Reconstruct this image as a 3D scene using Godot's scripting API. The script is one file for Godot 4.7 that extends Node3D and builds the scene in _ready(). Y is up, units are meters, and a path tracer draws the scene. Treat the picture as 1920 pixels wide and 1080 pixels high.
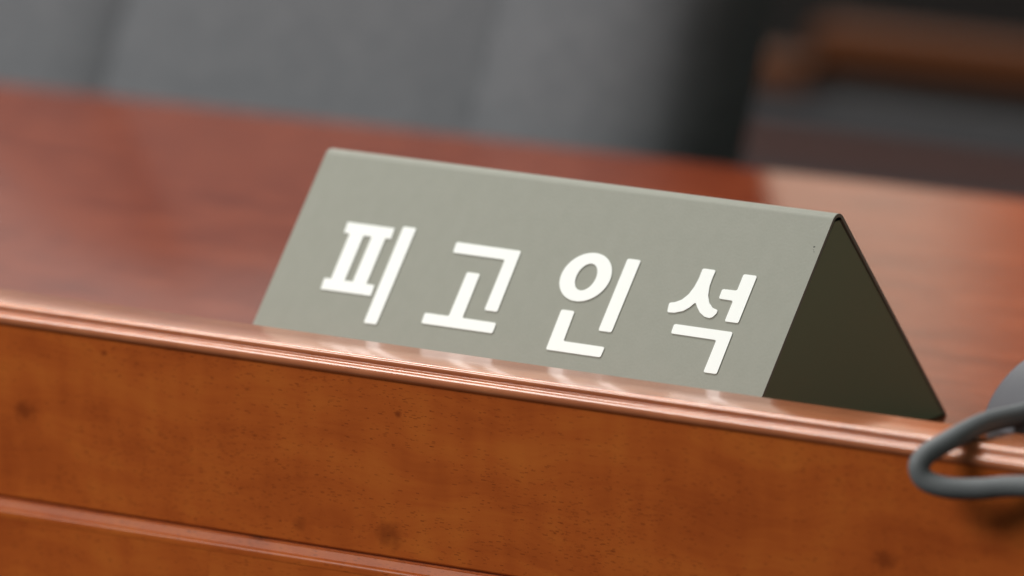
extends Node3D
# A grey triangular name plate on a lacquered courtroom desk. Desk top at y = 0.74 m; x runs along the desk front, z towards the viewer.

const DESK := 0.74            # height of the writing surface
const RAIL_BACK := 0.0871     # z of the raised lip's rear edge
const RAIL_TOP := 0.7833
const X_LEFT := -1.1
const X_RIGHT := 0.65

var M := {}

# ---------------------------------------------------------------- helpers
func srgb(r: float, g: float, b: float) -> Color:
	return Color(r, g, b).linear_to_srgb()

func mat(color: Color, rough: float, spec := 0.5, tex: Texture2D = null) -> StandardMaterial3D:
	var m := StandardMaterial3D.new()
	m.albedo_color = color
	m.roughness = rough
	m.metallic_specular = spec
	if tex:
		m.albedo_texture = tex
	return m

func part(called: String, mesh: Mesh, m: Material, parent: Node) -> MeshInstance3D:
	var o := MeshInstance3D.new()
	o.name = called
	o.mesh = mesh
	o.material_override = m
	o.cast_shadow = GeometryInstance3D.SHADOW_CASTING_SETTING_ON
	parent.add_child(o, true)
	return o

func thing(called: String, at: Vector3, label: String, category: String, group := "") -> Node3D:
	var o := Node3D.new()
	o.name = called
	o.position = at
	add_child(o, true)
	tag(o, label, category, group)
	return o

func tag(o: Node, label: String, category: String, group := "") -> void:
	o.set_meta("label", label)
	o.set_meta("category", category)
	if group:
		o.set_meta("group", group)

func tri(st: SurfaceTool, a: Vector3, b: Vector3, c: Vector3, na: Vector3, nb: Vector3, nc: Vector3, ua := Vector2.ZERO, ub := Vector2.ZERO, uc := Vector2.ZERO) -> void:
	# winds the triangle so that its front looks along the normals
	var flip := (b - a).cross(c - a).dot(na + nb + nc) > 0.0
	var ps := [a, c, b] if flip else [a, b, c]
	var ns := [na, nc, nb] if flip else [na, nb, nc]
	var us := [ua, uc, ub] if flip else [ua, ub, uc]
	for i in 3:
		st.set_normal(ns[i])
		st.set_uv(us[i])
		st.add_vertex(ps[i])

# A closed outline of (z, y) points, counter-clockwise seen from +x when z runs left, drawn out along x. Corners sharper than 40 degrees stay hard.
func sweep(outline: PackedVector2Array, x0: float, x1: float, tile := Vector2.ONE, shift := Vector2.ZERO) -> ArrayMesh:
	var st := SurfaceTool.new()
	st.begin(Mesh.PRIMITIVE_TRIANGLES)
	var n := outline.size()
	var sign_ := -1.0 if Geometry2D.is_polygon_clockwise(outline) else 1.0
	var face: Array[Vector2] = []
	for i in n:
		var d := (outline[(i + 1) % n] - outline[i]).normalized()
		face.append(Vector2(d.y, -d.x) * sign_)
	var run := 0.0
	for i in n:
		var p := outline[i]
		var q := outline[(i + 1) % n]
		var before := face[(i + n - 1) % n]
		var after := face[(i + 1) % n]
		var np := (before + face[i]).normalized() if before.dot(face[i]) > 0.76 else face[i]
		var nq := (after + face[i]).normalized() if after.dot(face[i]) > 0.76 else face[i]
		var a := Vector3(x0, p.y, p.x)
		var b := Vector3(x1, p.y, p.x)
		var c := Vector3(x1, q.y, q.x)
		var d := Vector3(x0, q.y, q.x)
		var n0 := Vector3(0, np.y, np.x)
		var n1 := Vector3(0, nq.y, nq.x)
		var next := run + p.distance_to(q)
		var ua := Vector2(x0 / tile.x, run / tile.y) + shift
		var ub := Vector2(x1 / tile.x, run / tile.y) + shift
		var uc := Vector2(x1 / tile.x, next / tile.y) + shift
		var ud := Vector2(x0 / tile.x, next / tile.y) + shift
		tri(st, a, b, c, n0, n0, n1, ua, ub, uc)
		tri(st, a, c, d, n0, n1, n1, ua, uc, ud)
		run = next
	var idx := Geometry2D.triangulate_polygon(outline)
	for e in [[x0, Vector3.LEFT], [x1, Vector3.RIGHT]]:
		for k in range(0, idx.size(), 3):
			var v: Array[Vector3] = []
			var u: Array[Vector2] = []
			for j in 3:
				var o := outline[idx[k + j]]
				v.append(Vector3(e[0], o.y, o.x))
				u.append(Vector2(o.x / tile.x, o.y / tile.y) + shift)
			tri(st, v[0], v[1], v[2], e[1], e[1], e[1], u[0], u[1], u[2])
	return st.commit()

func box(size: Vector3, tile := Vector2.ONE) -> ArrayMesh:
	# bevelled bar along x
	var w := size.z / 2.0
	var h := size.y / 2.0
	var r := minf(0.003, minf(w, h) * 0.4)
	return sweep(PackedVector2Array([Vector2(-w, -h + r), Vector2(-w + r, -h), Vector2(w - r, -h), Vector2(w, -h + r), Vector2(w, h - r), Vector2(w - r, h), Vector2(-w + r, h), Vector2(-w, h - r)]), -size.x / 2.0, size.x / 2.0, tile)

func rounded(poly: Array, radius: float) -> PackedVector2Array:
	# rounds the corners of a letter's outline
	var out := PackedVector2Array()
	var n := poly.size()
	for i in n:
		var p: Vector2 = poly[i]
		var a: Vector2 = poly[(i + n - 1) % n]
		var b: Vector2 = poly[(i + 1) % n]
		if (p - a).normalized().dot((b - p).normalized()) > 0.75:
			out.append(p)
			continue
		var r := minf(radius, minf(p.distance_to(a), p.distance_to(b)) * 0.45)
		var s := p + (a - p).normalized() * r
		var e := p + (b - p).normalized() * r
		for k in 5:
			var t := k / 4.0
			out.append(s.lerp(p, t).lerp(p.lerp(e, t), t))
	return out

func raise_outline(st: SurfaceTool, poly: PackedVector2Array, place: Callable, thick: float, open_from := -1) -> void:
	# a flat letter stroke with real thickness; place(point, height) puts it on the plate's face. The wall from point open_from to the next is left off (it butts on another stroke).
	var idx := Geometry2D.triangulate_polygon(poly)
	var up: Vector3 = (place.call(Vector2.ZERO, 1.0) - place.call(Vector2.ZERO, 0.0)).normalized()
	for k in range(0, idx.size(), 3):
		tri(st, place.call(poly[idx[k]], thick), place.call(poly[idx[k + 1]], thick), place.call(poly[idx[k + 2]], thick), up, up, up)
	var n := poly.size()
	var s := -1.0 if Geometry2D.is_polygon_clockwise(poly) else 1.0
	for i in n:
		if i == open_from:
			continue
		var p := poly[i]
		var q := poly[(i + 1) % n]
		var d := (q - p).normalized()
		var o2 := Vector2(d.y, -d.x) * s
		var side: Vector3 = (place.call(o2, 0.0) - place.call(Vector2.ZERO, 0.0)).normalized()
		var a: Vector3 = place.call(p, 0.0)
		var b: Vector3 = place.call(q, 0.0)
		var c: Vector3 = place.call(q, thick)
		var e: Vector3 = place.call(p, thick)
		tri(st, a, b, c, side, side, side)
		tri(st, a, c, e, side, side, side)

func tube(points: PackedVector3Array, radius: float, sides := 20) -> ArrayMesh:
	var curve := Curve3D.new()
	curve.bake_interval = 0.002
	var n := points.size()
	for i in n:
		var t := (points[mini(i + 1, n - 1)] - points[maxi(i - 1, 0)]) / 6.0
		curve.add_point(points[i], -t, t)
	var baked := curve.get_baked_points()
	var st := SurfaceTool.new()
	st.begin(Mesh.PRIMITIVE_TRIANGLES)
	var rings := []
	var u := Vector3.UP
	for i in baked.size():
		var d := (baked[mini(i + 1, baked.size() - 1)] - baked[maxi(i - 1, 0)]).normalized()
		u = (u - d * u.dot(d)).normalized()
		var w := d.cross(u)
		var ring := []
		for k in sides + 1:
			var ang := TAU * k / sides
			var nrm := u * cos(ang) + w * sin(ang)
			ring.append([baked[i] + nrm * radius, nrm])
		rings.append(ring)
	for i in rings.size() - 1:
		for k in sides:
			var a = rings[i][k]
			var b = rings[i][k + 1]
			var c = rings[i + 1][k + 1]
			var d = rings[i + 1][k]
			tri(st, a[0], b[0], c[0], a[1], b[1], c[1])
			tri(st, a[0], c[0], d[0], a[1], c[1], d[1])
	return st.commit()

func lathe(profile: PackedVector2Array, sides := 64) -> ArrayMesh:
	# (radius, height) from the bottom up, turned about y
	var st := SurfaceTool.new()
	st.begin(Mesh.PRIMITIVE_TRIANGLES)
	var n := profile.size()
	var nr: Array[Vector2] = []
	for i in n:
		var d := (profile[mini(i + 1, n - 1)] - profile[maxi(i - 1, 0)]).normalized()
		nr.append(Vector2(d.y, -d.x))
	for i in n - 1:
		for k in sides:
			var c0 := Vector3(cos(TAU * k / sides), 0, sin(TAU * k / sides))
			var c1 := Vector3(cos(TAU * (k + 1) / sides), 0, sin(TAU * (k + 1) / sides))
			var p := profile[i]
			var q := profile[i + 1]
			var up0 := Vector3(0, nr[i].y, 0)
			var up1 := Vector3(0, nr[i + 1].y, 0)
			var a := c0 * p.x + Vector3(0, p.y, 0)
			var b := c1 * p.x + Vector3(0, p.y, 0)
			var c := c1 * q.x + Vector3(0, q.y, 0)
			var d := c0 * q.x + Vector3(0, q.y, 0)
			if p.x > 1e-6:
				tri(st, a, b, c, c0 * nr[i].x + up0, c1 * nr[i].x + up0, c1 * nr[i + 1].x + up1)
			if q.x > 1e-6:
				tri(st, a, c, d, c0 * nr[i].x + up0, c1 * nr[i + 1].x + up1, c0 * nr[i + 1].x + up1)
	return st.commit()

func cushion(size: Vector3, soft: float, wave := 0.0, turn := 0) -> ArrayMesh:
	# a padded block: a superellipsoid with slightly uneven skin
	var noise := FastNoiseLite.new()
	noise.seed = 71 + turn
	noise.frequency = 6.0
	var st := SurfaceTool.new()
	st.begin(Mesh.PRIMITIVE_TRIANGLES)
	st.set_smooth_group(0)
	var nu := 48
	var nv := 32
	var at := func(i: int, j: int) -> Vector3:
		var v := PI * (float(j) / nv - 0.5)
		var u := TAU * i / nu
		var f := func(x: float) -> float: return signf(x) * pow(absf(x), soft)
		var p := Vector3(f.call(cos(v)) * f.call(cos(u)), f.call(sin(v)), f.call(cos(v)) * f.call(sin(u))) * size * 0.5
		return p * (1.0 + wave * noise.get_noise_3dv(p))
	for i in nu:
		for j in nv:
			var a: Vector3 = at.call(i, j)
			var b: Vector3 = at.call((i + 1) % nu, j)
			var c: Vector3 = at.call((i + 1) % nu, j + 1)
			var d: Vector3 = at.call(i, j + 1)
			for q in [[a, b, c], [a, c, d]]:
				if (q[1] - q[0]).cross(q[2] - q[0]).length() < 1e-12:
					continue
				var mid: Vector3 = q[0] + q[1] + q[2]
				var flip: bool = (q[1] - q[0]).cross(q[2] - q[0]).dot(mid) > 0.0
				for k in ([0, 2, 1] if flip else [0, 1, 2]):
					st.add_vertex(q[k])
	st.index()
	st.generate_normals()
	return st.commit()

# ---------------------------------------------------------------- textures
func wood(w: int, h: int, metres: Vector2, seed_: int, dark: Color, mid: Color, light: Color, pores: int, knots: Array, streak := 1.0) -> ImageTexture:
	# colours are linear; grain runs along u
	var a := FastNoiseLite.new()
	a.seed = seed_
	a.frequency = 1.0
	a.fractal_octaves = 3
	var b := FastNoiseLite.new()
	b.seed = seed_ + 1
	b.frequency = 1.0
	b.fractal_octaves = 2
	var img := Image.create(w, h, false, Image.FORMAT_RGB8)
	for j in h:
		var y := float(j) / h * metres.y
		for i in w:
			var x := float(i) / w * metres.x
			var warp := 0.010 * a.get_noise_2d(x * 9.0, y * 11.0)
			for k in knots:
				var dx: float = (x - k[0]) / (k[2] * 1.6)
				var dy: float = (y - k[1]) / k[2]
				warp += 0.006 * exp(-(dx * dx + dy * dy) * 0.35) * signf(dy)
			var cloud := a.get_noise_2d(x * 14.0 + 30.0, (y + warp) * 34.0)
			var fine := b.get_noise_2d(x * 28.0, (y + warp) * 420.0)
			var band := b.get_noise_2d(x * 3.5 + 80.0, (y + warp) * 75.0)
			var curl := b.get_noise_2d(x * 70.0 + 11.0, y * 18.0)
			var t := 0.5 + 0.33 * cloud + streak * (0.16 * band + 0.09 * fine) + 0.17 * curl
			var c: Color = dark.lerp(mid, clampf(t * 2.0, 0.0, 1.0)) if t < 0.5 else mid.lerp(light, clampf(t * 2.0 - 1.0, 0.0, 1.0))
			for k in knots:
				var dx2: float = (x - k[0]) / k[2]
				var dy2: float = (y - k[1]) / k[2]
				var ring := sqrt(dx2 * dx2 * 0.7 + dy2 * dy2) + 0.5 * a.get_noise_2d(x * 160.0, y * 160.0)
				c = c.lerp(dark * 0.62, float(k[3]) * clampf(1.25 - ring, 0.0, 1.0))
			img.set_pixel(i, j, c.linear_to_srgb())
	var rng := RandomNumberGenerator.new()
	rng.seed = seed_ * 7 + 3
	var deep: Color = (dark * 0.30).linear_to_srgb()
	for n in pores:
		var px := rng.randi_range(0, w - 1)
		var py := rng.randi_range(0, h - 1)
		var dens := 0.52 + 0.8 * a.get_noise_2d(px * metres.x / w * 7.0 + 50.0, py * metres.y / h * 20.0)
		if rng.randf() > dens:
			continue
		var strength := 0.05 + 0.5 * pow(rng.randf(), 2.0)
		for k in rng.randi_range(2, 7):
			var xx := posmod(px + k, w)
			img.set_pixel(xx, py, img.get_pixel(xx, py).lerp(deep, strength))
	img.generate_mipmaps()
	return ImageTexture.create_from_image(img)

func mottle(size: int, seed_: int, low: Color, high: Color, freq: float) -> ImageTexture:
	var a := FastNoiseLite.new()
	a.seed = seed_
	a.frequency = freq
	a.fractal_octaves = 4
	var rng := RandomNumberGenerator.new()
	rng.seed = seed_
	var img := Image.create(size, size, false, Image.FORMAT_RGB8)
	for j in size:
		for i in size:
			var t := clampf(0.5 + 0.7 * a.get_noise_2d(i, j) + rng.randf_range(-0.18, 0.18), 0.0, 1.0)
			img.set_pixel(i, j, low.lerp(high, t).linear_to_srgb())
	img.generate_mipmaps()
	return ImageTexture.create_from_image(img)

func grain_normal(size: int, seed_: int, freq: float, strength: float) -> ImageTexture:
	var a := FastNoiseLite.new()
	a.seed = seed_
	a.frequency = freq
	a.fractal_octaves = 3
	var img := a.get_seamless_image(size, size)
	img.convert(Image.FORMAT_RGBA8)
	img.bump_map_to_normal_map(strength)
	return ImageTexture.create_from_image(img)

# ---------------------------------------------------------------- the scene
func _ready() -> void:
	# camera
	var cam := Camera3D.new()
	cam.name = "camera"
	add_child(cam)
	cam.position = Vector3(1.79325, 0.73899 + 0.7783, 2.81595)
	cam.rotation_degrees = Vector3(-12.22913, 32.95395, 0)
	cam.near = 0.05
	cam.far = 60.0
	var lens := CameraAttributesPhysical.new()
	lens.frustum_focal_length = 355.556
	lens.frustum_focus_distance = 3.33
	lens.exposure_aperture = 6.0
	lens.frustum_near = 0.05
	lens.frustum_far = 60.0
	cam.attributes = lens
	cam.fov = rad_to_deg(2.0 * atan(540.0 / 16000.0))
	cam.current = true

	# the dim light of the room round about, and the exposure
	var env := Environment.new()
	env.background_mode = Environment.BG_COLOR
	env.background_color = srgb(0.15, 0.165, 0.14)
	env.tonemap_mode = Environment.TONE_MAPPER_LINEAR
	env.tonemap_exposure = 1.0
	env.sdfgi_enabled = true
	env.ssao_enabled = true
	env.ssil_enabled = true
	var around := WorldEnvironment.new()
	around.name = "environment"
	around.environment = env
	add_child(around)

	# ceiling lamps: over the front of the desk, and before the rear wall
	ceiling_light(Vector3(-1.6, 2.75, 2.2), Vector2(2.2, 1.4), 12.2, "large white ceiling light panel above the front of the desk")
	ceiling_light(Vector3(-0.95, 2.75, -0.35), Vector2(1.2, 0.6), 4.5, "small white ceiling light panel straight above the desk")
	ceiling_light(Vector3(-3.6, 2.75, -3.9), Vector2(2.4, 0.6), 12.0, "long white ceiling light panel along the pale rear wall")

	materials()
	setting()
	desk()
	railing()
	chair()
	name_plate()
	microphone()

func ceiling_light(at: Vector3, size: Vector2, energy: float, label: String) -> void:
	var t := thing("ceiling_light", at, label, "ceiling light")
	var metal := mat(srgb(0.6, 0.6, 0.6), 0.5)
	for s in [-1.0, 1.0]:
		var f := part("frame", box(Vector3(size.x + 0.06, 0.04, 0.03)), metal, t)
		f.position = Vector3(0, 0.01, s * (size.y / 2.0 + 0.015))
		var g := part("frame", box(Vector3(size.y, 0.04, 0.03)), metal, t)
		g.rotation.y = PI / 2
		g.position = Vector3(s * (size.x / 2.0 + 0.015), 0.01, 0)
	var glow := mat(srgb(0.8, 0.8, 0.78), 0.6)
	glow.emission_enabled = true
	glow.emission = Color(1.0, 0.97, 0.9)
	glow.emission_energy_multiplier = 0.8
	var d := part("diffuser", box(Vector3(size.x, 0.02, size.y)), glow, t)
	d.position.y = 0.015
	var l := AreaLight3D.new()
	l.name = "lamp_glow"
	l.area_size = size
	l.area_normalize_energy = true
	l.light_energy = energy
	l.light_color = Color(1.0, 0.99, 0.965)
	l.area_range = 12.0
	l.shadow_enabled = true
	t.add_child(l)
	l.rotation_degrees.x = -90
	l.position.y = -0.004

func materials() -> void:
	var dark := Color(0.315, 0.057, 0.010)
	var mid := Color(0.440, 0.095, 0.016)
	var light := Color(0.520, 0.136, 0.022)
	# knots: x and y in metres from the texture's corner, radius, strength
	var knots := [[0.1055, 0.0345, 0.0045, 0.75], [0.1454, 0.0055, 0.0014, 0.8], [0.2863, 0.0125, 0.0015, 0.9], [0.2393, 0.0630, 0.0028, 0.6], [0.2824, 0.0620, 0.0055, 0.7], [0.5080, 0.0415, 0.0042, 0.7]]
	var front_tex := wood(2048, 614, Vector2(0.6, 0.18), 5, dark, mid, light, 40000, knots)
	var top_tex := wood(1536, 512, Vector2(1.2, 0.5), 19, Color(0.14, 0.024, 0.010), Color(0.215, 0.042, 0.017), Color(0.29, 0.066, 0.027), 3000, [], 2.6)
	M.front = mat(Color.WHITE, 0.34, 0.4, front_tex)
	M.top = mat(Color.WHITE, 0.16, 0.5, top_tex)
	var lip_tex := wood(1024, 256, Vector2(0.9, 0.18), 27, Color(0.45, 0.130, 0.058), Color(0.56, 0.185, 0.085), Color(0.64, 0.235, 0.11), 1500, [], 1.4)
	M.rail = mat(Color.WHITE, 0.2, 0.55, lip_tex)
	M.rail.clearcoat_enabled = true
	M.rail.clearcoat = 0.7
	M.rail.clearcoat_roughness = 0.18
	M.paint = mat(Color.WHITE, 0.5, 0.3, mottle(256, 3, Color(0.262, 0.268, 0.236), Color(0.280, 0.284, 0.252), 0.03))
	M.paint.uv1_triplanar = true
	M.paint.uv1_scale = Vector3(14, 14, 14)
	M.paint.normal_enabled = true
	M.paint.normal_texture = grain_normal(256, 8, 0.2, 2.0)
	M.paint.normal_scale = 0.12
	M.cap = mat(srgb(0.25, 0.30, 0.205), 0.6, 0.2)
	M.letter = mat(srgb(0.85, 0.875, 0.88), 0.35)
	M.chip = mat(srgb(0.02, 0.022, 0.018), 0.7)
	M.rubber = mat(srgb(0.14, 0.15, 0.163), 0.55, 0.35)
	M.plastic = mat(srgb(0.12, 0.122, 0.14), 0.5, 0.35)
	M.fabric = mat(Color.WHITE, 0.9, 0.2, mottle(256, 31, Color(0.102, 0.108, 0.120), Color(0.133, 0.138, 0.151), 0.05))
	M.fabric.uv1_triplanar = true
	M.fabric.uv1_scale = Vector3(5, 5, 5)
	M.black = mat(srgb(0.012, 0.013, 0.014), 0.6)
	M.bench_wood = mat(srgb(0.085, 0.027, 0.009), 0.6, 0.2)
	M.bench_red = mat(srgb(0.12, 0.042, 0.03), 0.5)
	M.bench_pad = mat(srgb(0.046, 0.046, 0.053), 0.85)
	M.bench_dark = mat(srgb(0.022, 0.021, 0.022), 0.7)
	M.floor = mat(srgb(0.007, 0.0072, 0.0075), 0.9, 0.1)
	M.wall = mat(Color.WHITE, 0.9, 0.2, mottle(256, 44, Color(0.68, 0.585, 0.49), Color(0.72, 0.625, 0.53), 0.02))
	M.wall.uv1_triplanar = true
	M.wall.uv1_scale = Vector3(0.6, 0.6, 0.6)
	M.wall_wood = mat(Color.WHITE, 0.45, 0.4, front_tex)
	M.wall_wood.uv1_triplanar = true

func setting() -> void:
	var f := part("floor", box(Vector3(12, 0.1, 12)), M.floor, self)
	f.position = Vector3(-1.8, -0.05, -1.5)
	f.set_meta("kind", "structure")
	# the rear wall: seen only as what the lacquer mirrors
	var w := part("wall", box(Vector3(7.0, 3.0, 0.12)), M.wall, self)
	w.position = Vector3(-3.6, 1.5, -5.56)
	w.set_meta("kind", "structure")
	var p := part("wood_panelling", box(Vector3(3.2, 2.6, 0.05)), M.wall_wood, self)
	p.position = Vector3(-1.34, 1.3, -5.472)
	tag(p, "brown wood panelling on the pale rear wall", "panelling")

func desk() -> void:
	var d := thing("wooden_desk", Vector3(0, 0, 0), "reddish brown lacquered wooden desk with a raised moulded front lip", "desk")
	# writing surface: a slab whose rear edge runs slightly askew
	var st := SurfaceTool.new()
	st.begin(Mesh.PRIMITIVE_TRIANGLES)
	var zb := func(x: float) -> float: return -0.4762 - (x + 0.0683) * 0.05
	var zf := RAIL_BACK + 0.004
	var c := [Vector3(X_LEFT, DESK, zb.call(X_LEFT)), Vector3(X_RIGHT, DESK, zb.call(X_RIGHT)), Vector3(X_RIGHT, DESK, zf), Vector3(X_LEFT, DESK, zf)]
	var low := Vector3(0, -0.03, 0)
	var uv := func(p: Vector3) -> Vector2: return Vector2(p.x / 1.2, p.z / 0.5)
	for q in [[0, 1, 2], [0, 2, 3]]:
		tri(st, c[q[0]], c[q[1]], c[q[2]], Vector3.UP, Vector3.UP, Vector3.UP, uv.call(c[q[0]]), uv.call(c[q[1]]), uv.call(c[q[2]]))
		tri(st, c[q[0]] + low, c[q[1]] + low, c[q[2]] + low, Vector3.DOWN, Vector3.DOWN, Vector3.DOWN)
	for k in 4:
		var a: Vector3 = c[k]
		var b: Vector3 = c[(k + 1) % 4]
		var nn := (b - a).cross(Vector3.UP).normalized()
		if nn.dot((a + b) / 2.0 - Vector3(-0.2, DESK, -0.2)) < 0:
			nn = -nn
		tri(st, a, b, b + low, nn, nn, nn, uv.call(a), uv.call(b), uv.call(b))
		tri(st, a, b + low, a + low, nn, nn, nn, uv.call(a), uv.call(b), uv.call(a))
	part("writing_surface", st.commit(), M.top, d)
	# raised lip with a small quirk and a bead at its front edge
	var t := RAIL_TOP
	var z0 := RAIL_BACK
	var pr := PackedVector2Array([Vector2(z0, t - 0.055), Vector2(z0, t - 0.0010), Vector2(z0 + 0.0003, t - 0.0003), Vector2(z0 + 0.0010, t)])
	pr.append(Vector2(z0 + 0.0225, t))
	arc(pr, Vector2(z0 + 0.0225, t - 0.0015), 0.0015, 90, 5, 6)
	pr.append(Vector2(z0 + 0.0238, t - 0.0023))
	pr.append(Vector2(z0 + 0.0233, t - 0.0029))
	arc(pr, Vector2(z0 + 0.0232, t - 0.0060), 0.0027, 80, -65, 10)
	pr.append(Vector2(z0 + 0.0238, t - 0.0090))
	pr.append(Vector2(z0 + 0.0238, t - 0.055))
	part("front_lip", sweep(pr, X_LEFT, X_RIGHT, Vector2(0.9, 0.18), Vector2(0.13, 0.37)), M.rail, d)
	# front board, just under the bead
	var zf2 := z0 + 0.0240
	var yb := t - 0.0086
	var bd := PackedVector2Array([Vector2(zf2, yb), Vector2(zf2, yb - 0.0702)])
	arc(bd, Vector2(zf2 - 0.0010, yb - 0.0702), 0.0010, 0, -90, 3)
	bd.append(Vector2(zf2 - 0.016, yb - 0.0712))
	bd.append(Vector2(zf2 - 0.016, yb))
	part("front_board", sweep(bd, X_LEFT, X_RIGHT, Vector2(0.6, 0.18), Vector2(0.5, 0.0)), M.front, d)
	# moulding and lower panel
	var yl := yb - 0.0724
	var mo := PackedVector2Array([Vector2(zf2 - 0.016, yl + 0.0010), Vector2(zf2 - 0.0016, yl + 0.0010), Vector2(zf2 - 0.0013, yl), Vector2(zf2 + 0.0003, yl - 0.0001), Vector2(zf2 + 0.0016, yl - 0.0030)])
	arc(mo, Vector2(zf2 + 0.0018, yl - 0.0046), 0.0016, 80, 0, 8)
	mo.append(Vector2(zf2 + 0.0034, yl - 0.0064))
	mo.append(Vector2(zf2 - 0.016, yl - 0.0064))
	part("moulding", sweep(mo, X_LEFT, X_RIGHT, Vector2(0.6, 0.18), Vector2(0.31, 0.11)), M.front, d)
	var yp := yl - 0.0064
	var lp := PackedVector2Array([Vector2(zf2 + 0.0032, yp), Vector2(zf2 + 0.0032, 0.02), Vector2(zf2 - 0.016, 0.02), Vector2(zf2 - 0.016, yp)])
	part("lower_panel", sweep(lp, X_LEFT, X_RIGHT, Vector2(0.6, 0.18), Vector2(0.17, 0.55)), M.front, d)
	for x in [X_LEFT + 0.012, X_RIGHT - 0.012]:
		var s := part("side_panel", box(Vector3(0.024, 0.708, 0.50), Vector2(0.9, 0.18)), M.front, d)
		s.position = Vector3(x, 0.355, -0.17)

func arc(to: PackedVector2Array, centre: Vector2, r: float, from_deg: float, to_deg: float, steps: int) -> void:
	for k in steps + 1:
		var a := deg_to_rad(lerpf(from_deg, to_deg, float(k) / steps))
		to.append(centre + Vector2(cos(a), sin(a)) * r)

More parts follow.
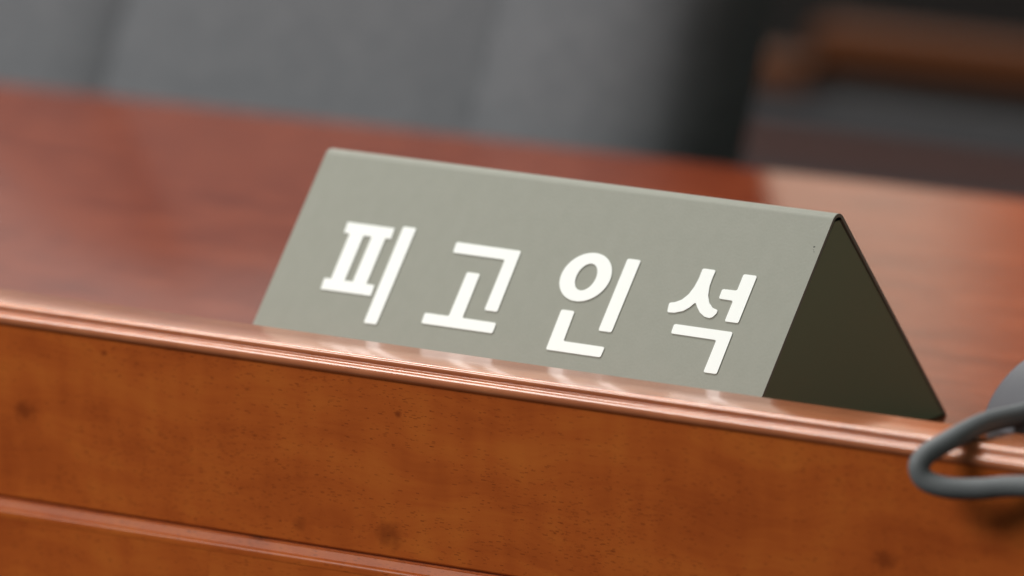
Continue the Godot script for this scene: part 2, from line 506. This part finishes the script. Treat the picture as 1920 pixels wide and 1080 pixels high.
func name_plate() -> void:
	var b := 0.05351 * (1.0 + 0.0383 / 0.06129)
	var h := 0.06129 * 1.014 + 0.0383
	var t := thing("name_plate", Vector3(0, DESK, 0), "grey green triangular name plate with white Korean lettering on the desk", "name plate")
	# a bent sheet: outer outline over a rounded ridge, inner outline back
	var half := atan(b / h)
	var outer := PackedVector2Array([Vector2(b, 0.0)])
	var r := 0.0053
	arc(outer, Vector2(0, h - r / sin(half)), r, rad_to_deg(half), 180.0 - rad_to_deg(half), 14)
	outer.append(Vector2(-b, 0.0))
	var thick := 0.0014
	var bi := b - thick / cos(half)
	var hi := h - thick / sin(half)
	var ri := r - thick
	outer.append(Vector2(-bi, 0.0))
	arc(outer, Vector2(0, hi - ri / sin(half)), ri, 180.0 - rad_to_deg(half), rad_to_deg(half), 8)
	outer.append(Vector2(bi, 0.0))
	part("folded_sheet", sweep(outer, -0.12, 0.12), M.paint, t)
	var g := 0.0001
	var tri_cap := PackedVector2Array([Vector2(bi - g, 0.0004), Vector2(0, hi - g - ri * 0.4), Vector2(-bi + g, 0.0004)])
	for x in [-0.1196, 0.1180]:
		part("end_cap", sweep(tri_cap, x, x + 0.0016), M.cap, t)
	# the letters, raised 0.4 mm from the front face: x along the plate and height up the slope, in millimetres from the plate's middle
	var slope := Vector3(0, h, -b).normalized()
	var out := Vector3(0, b, h).normalized()
	var foot := Vector3(0, 0.0, b) + slope * (Vector2(b, h).length() - Vector2(0.05351, 0.06129).length())
	var place := func(p: Vector2, up: float) -> Vector3:
		var x := p.x - 0.022 * (25.0 - p.y)
		return foot + Vector3(x * 0.001, 0, 0) + slope * p.y * 0.001 + out * up * 0.001
	var pick := func(a: Array) -> Array:
		var v := []
		for k in range(0, a.size(), 2):
			v.append(Vector2(a[k], a[k + 1]))
		return v
	var syllables := [
		[[-96.4, 46.0, -85.0, 46.0, -85.0, 40.8, -86.4, 40.8, -85.9, 19.7, -83.5, 19.7, -83.5, 14.5, -95.2, 14.5, -95.6, 19.6, -92.5, 19.7, -93.2, 40.9, -96.0, 41.0],
			[-85.0, 46.0, -73.7, 46.0, -73.2, 41.0, -75.9, 40.9, -75.3, 19.6, -71.3, 19.4, -70.9, 14.5, -83.5, 14.5, -83.5, 19.7, -82.0, 19.7, -82.5, 40.8, -85.0, 40.8],
			[-70.1, 47.3, -63.8, 47.3, -62.6, 2.2, -68.7, 2.2]],
		[[-42.8, 43.6, -12.0, 43.4, -10.8, 15.2, -16.9, 15.2, -17.6, 38.6, -42.4, 38.7], [-32.1, 30.9, -25.9, 30.9, -25.1, 10.4, -9.0, 10.3, -8.7, 5.5, -42.6, 5.6, -43.0, 10.4, -31.6, 10.4]],
		[[36.8, 46.4, 43.0, 46.4, 43.7, 13.2, 37.6, 13.2], [17.3, 20.2, 23.5, 20.2, 24.3, 6.5, 43.6, 6.4, 43.6, 1.7, 18.1, 1.8]],
		[[71.64, 46.5, 77.7, 46.5, 77.66, 42.97, 77.94, 39.09, 79.0, 35.09, 80.9, 31.95, 83.3, 29.94, 86.0, 29.2, 86.0, 27.8, 85.0, 25.8, 83.7, 25.3, 81.43, 25.6, 78.68, 27.09, 76.5, 29.24, 74.83, 31.36, 73.2, 28.8, 71.0, 26.8, 67.5, 25.5, 64.3, 25.3, 63.4, 29.6, 65.9, 30.2, 68.4, 31.7, 70.3, 34.4, 71.4, 37.97, 71.8, 41.92],
			[90.5, 46.4, 96.7, 46.4, 97.2, 24.8, 91.0, 24.8, 90.85, 34.2, 84.2, 34.3, 84.0, 38.7, 90.7, 38.8], [69.6, 20.7, 96.6, 20.6, 97.25, 1.6, 91.2, 1.6, 90.9, 16.2, 69.9, 16.4]],
	]
	for s in syllables.size():
		var st := SurfaceTool.new()
		st.begin(Mesh.PRIMITIVE_TRIANGLES)
		for k in syllables[s].size():
			var poly: Array = pick.call(syllables[s][k])
			# the two halves of the first sign butt on each other in the middle of their bars: those corners stay square
			var joined: bool = s == 0 and k < 2
			raise_outline(st, PackedVector2Array(poly) if joined else rounded(poly, 0.9), place, 0.4)
		if s == 2:
			ring(st, Vector2(21.8, 35.8), Vector2(11.3, 11.15), Vector2(22.0, 35.85), Vector2(4.5, 6.2), place, 0.4)
		part("letter", st.commit(), M.letter, t)
	# chips in the paint
	for q in [[115.8, 62.5, 0.42], [116.6, 60.3, 0.22], [116.0, 61.2, 0.18]]:
		var st2 := SurfaceTool.new()
		st2.begin(Mesh.PRIMITIVE_TRIANGLES)
		var dot := PackedVector2Array()
		for k in 9:
			var a := TAU * k / 9.0
			dot.append(Vector2(q[0], q[1]) + Vector2(cos(a), sin(a) * 0.8) * q[2] * (1.0 + 0.25 * sin(k * 2.3)))
		raise_outline(st2, dot, place, 0.03)
		part("paint_chip", st2.commit(), M.chip, t)

func ring(st: SurfaceTool, c0: Vector2, r0: Vector2, c1: Vector2, r1: Vector2, place: Callable, thick: float) -> void:
	var n := 64
	var up: Vector3 = (place.call(Vector2.ZERO, 1.0) - place.call(Vector2.ZERO, 0.0)).normalized()
	for k in n:
		var e := []
		for j in [k, k + 1]:
			var d := Vector2(cos(TAU * j / n), sin(TAU * j / n))
			e.append([c0 + d * r0, c1 + d * r1, (place.call(d, 0.0) - place.call(Vector2.ZERO, 0.0)).normalized()])
		var a: Vector3 = place.call(e[0][0], thick)
		var b: Vector3 = place.call(e[1][0], thick)
		var c: Vector3 = place.call(e[1][1], thick)
		var d2: Vector3 = place.call(e[0][1], thick)
		tri(st, a, b, c, up, up, up)
		tri(st, a, c, d2, up, up, up)
		var al: Vector3 = place.call(e[0][0], 0.0)
		var bl: Vector3 = place.call(e[1][0], 0.0)
		var cl: Vector3 = place.call(e[1][1], 0.0)
		var dl: Vector3 = place.call(e[0][1], 0.0)
		tri(st, a, b, bl, e[0][2], e[1][2], e[1][2])
		tri(st, a, bl, al, e[0][2], e[1][2], e[0][2])
		tri(st, d2, c, cl, -e[0][2], -e[1][2], -e[1][2])
		tri(st, d2, cl, dl, -e[0][2], -e[1][2], -e[0][2])

func microphone() -> void:
	var at := Vector3(0.2585, DESK, 0.038)
	var m := thing("desk_microphone", at, "dark grey domed desk microphone base behind the front lip", "microphone")
	var pr := PackedVector2Array([Vector2(0, 0.001), Vector2(0.044, 0.001), Vector2(0.0465, 0.0022)])
	for k in 17:
		var a := PI / 2.0 * k / 16.0
		pr.append(Vector2(0.045 * cos(a), 0.030 + 0.041 * sin(a)))
	part("base_shell", lathe(pr), M.plastic, m)
	part("rubber_foot", lathe(PackedVector2Array([Vector2(0, 0), Vector2(0.041, 0), Vector2(0.0415, 0.0012), Vector2(0, 0.0012)])), M.rubber, m)
	# its cable: over the lip, a loop before the board, then away along the desk
	var o := Vector3(0.0012, 0.7788, 0.0019)
	var pts := PackedVector3Array([
		Vector3(0.262, 0.012, 0.050), Vector3(0.2495, 0.0098, 0.066), Vector3(0.2440, 0.0090, 0.0785), Vector3(0.2405, 0.0089, 0.0945), Vector3(0.2402, 0.0078, 0.1125),
		Vector3(0.2362, 0.0046, 0.1200), Vector3(0.2332, 0.0017, 0.1250), Vector3(0.2320, -0.0024, 0.1280), Vector3(0.2349, -0.0071, 0.1280), Vector3(0.2432, -0.0093, 0.1260), Vector3(0.2544, -0.0091, 0.1220),
		Vector3(0.2700, -0.0069, 0.1180), Vector3(0.31, -0.004, 0.1150), Vector3(0.36, -0.006, 0.1120), Vector3(0.42, -0.05, 0.1110), Vector3(0.45, -0.15, 0.1105), Vector3(0.455, -0.4, 0.112), Vector3(0.47, -0.66, 0.125), Vector3(0.52, 0.0042 - o.y, 0.17), Vector3(0.60, 0.0042 - o.y, 0.20)])
	for k in pts.size():
		pts[k] += o
	var c := part("microphone_cable", tube(pts, 0.0041), M.rubber, self)
	tag(c, "thick dark grey cable looping over the desk's front lip", "cable")

func chair() -> void:
	var ch := thing("upholstered_chair", Vector3(-0.490, 0, -0.72), "grey upholstered chair with a padded reclined back behind the desk", "chair")
	var seat := part("seat", cushion(Vector3(0.50, 0.12, 0.46), 0.4, 0.02, 1), M.fabric, ch)
	seat.position = Vector3(0, 0.42, 0.05)
	var lean := Basis(Vector3.RIGHT, deg_to_rad(-26))
	# (x, width, depth)
	var pads := [["back_cushion", 0.0, 0.25, 0.085, 0.55], ["side_bolster", -0.175, 0.15, 0.10, 0.6], ["side_bolster", 0.158, 0.125, 0.12, 0.85]]
	for k in pads.size():
		var q: Array = pads[k]
		var p := part(q[0], cushion(Vector3(q[2], 0.62, q[3]), q[4], 0.10, 5 + k), M.fabric, ch)
		p.basis = lean
		p.position = Vector3(q[1], 0.74, 0.17)
	part("pedestal", lathe(PackedVector2Array([Vector2(0.0, 0.06), Vector2(0.03, 0.06), Vector2(0.03, 0.38), Vector2(0.0, 0.38)]), 24), M.black, ch)
	part("foot_plate", lathe(PackedVector2Array([Vector2(0.0, 0.0), Vector2(0.26, 0.0), Vector2(0.26, 0.02), Vector2(0.03, 0.07), Vector2(0.0, 0.07)]), 48), M.black, ch)

func railing() -> void:
	var b := thing("wooden_railing", Vector3(-0.7, 0, -1.45), "dark low railing of grey and brown boards in the dim background", "railing")
	# (bottom, top, from x, to x, material)
	for q in [[0.08, 0.5195, -1.3, 1.3, "bench_pad"], [0.5205, 0.5328, -1.3, 1.3, "bench_red"], [0.5338, 0.5544, -1.3, 1.3, "bench_pad"], [0.560, 0.579, -1.3, -0.058, "bench_wood"], [0.578, 0.602, -0.052, 1.3, "bench_wood"]]:
		var p := part("board", box(Vector3(q[3] - q[2], q[1] - q[0], 0.03)), M[q[4]], b)
		p.position = Vector3((q[2] + q[3]) / 2.0, (q[0] + q[1]) / 2.0, 0)
	for x in [-1.25, 1.2]:
		var l := part("post", box(Vector3(0.05, 0.61, 0.04)), M.bench_dark, b)
		l.position = Vector3(x, 0.305, -0.037)
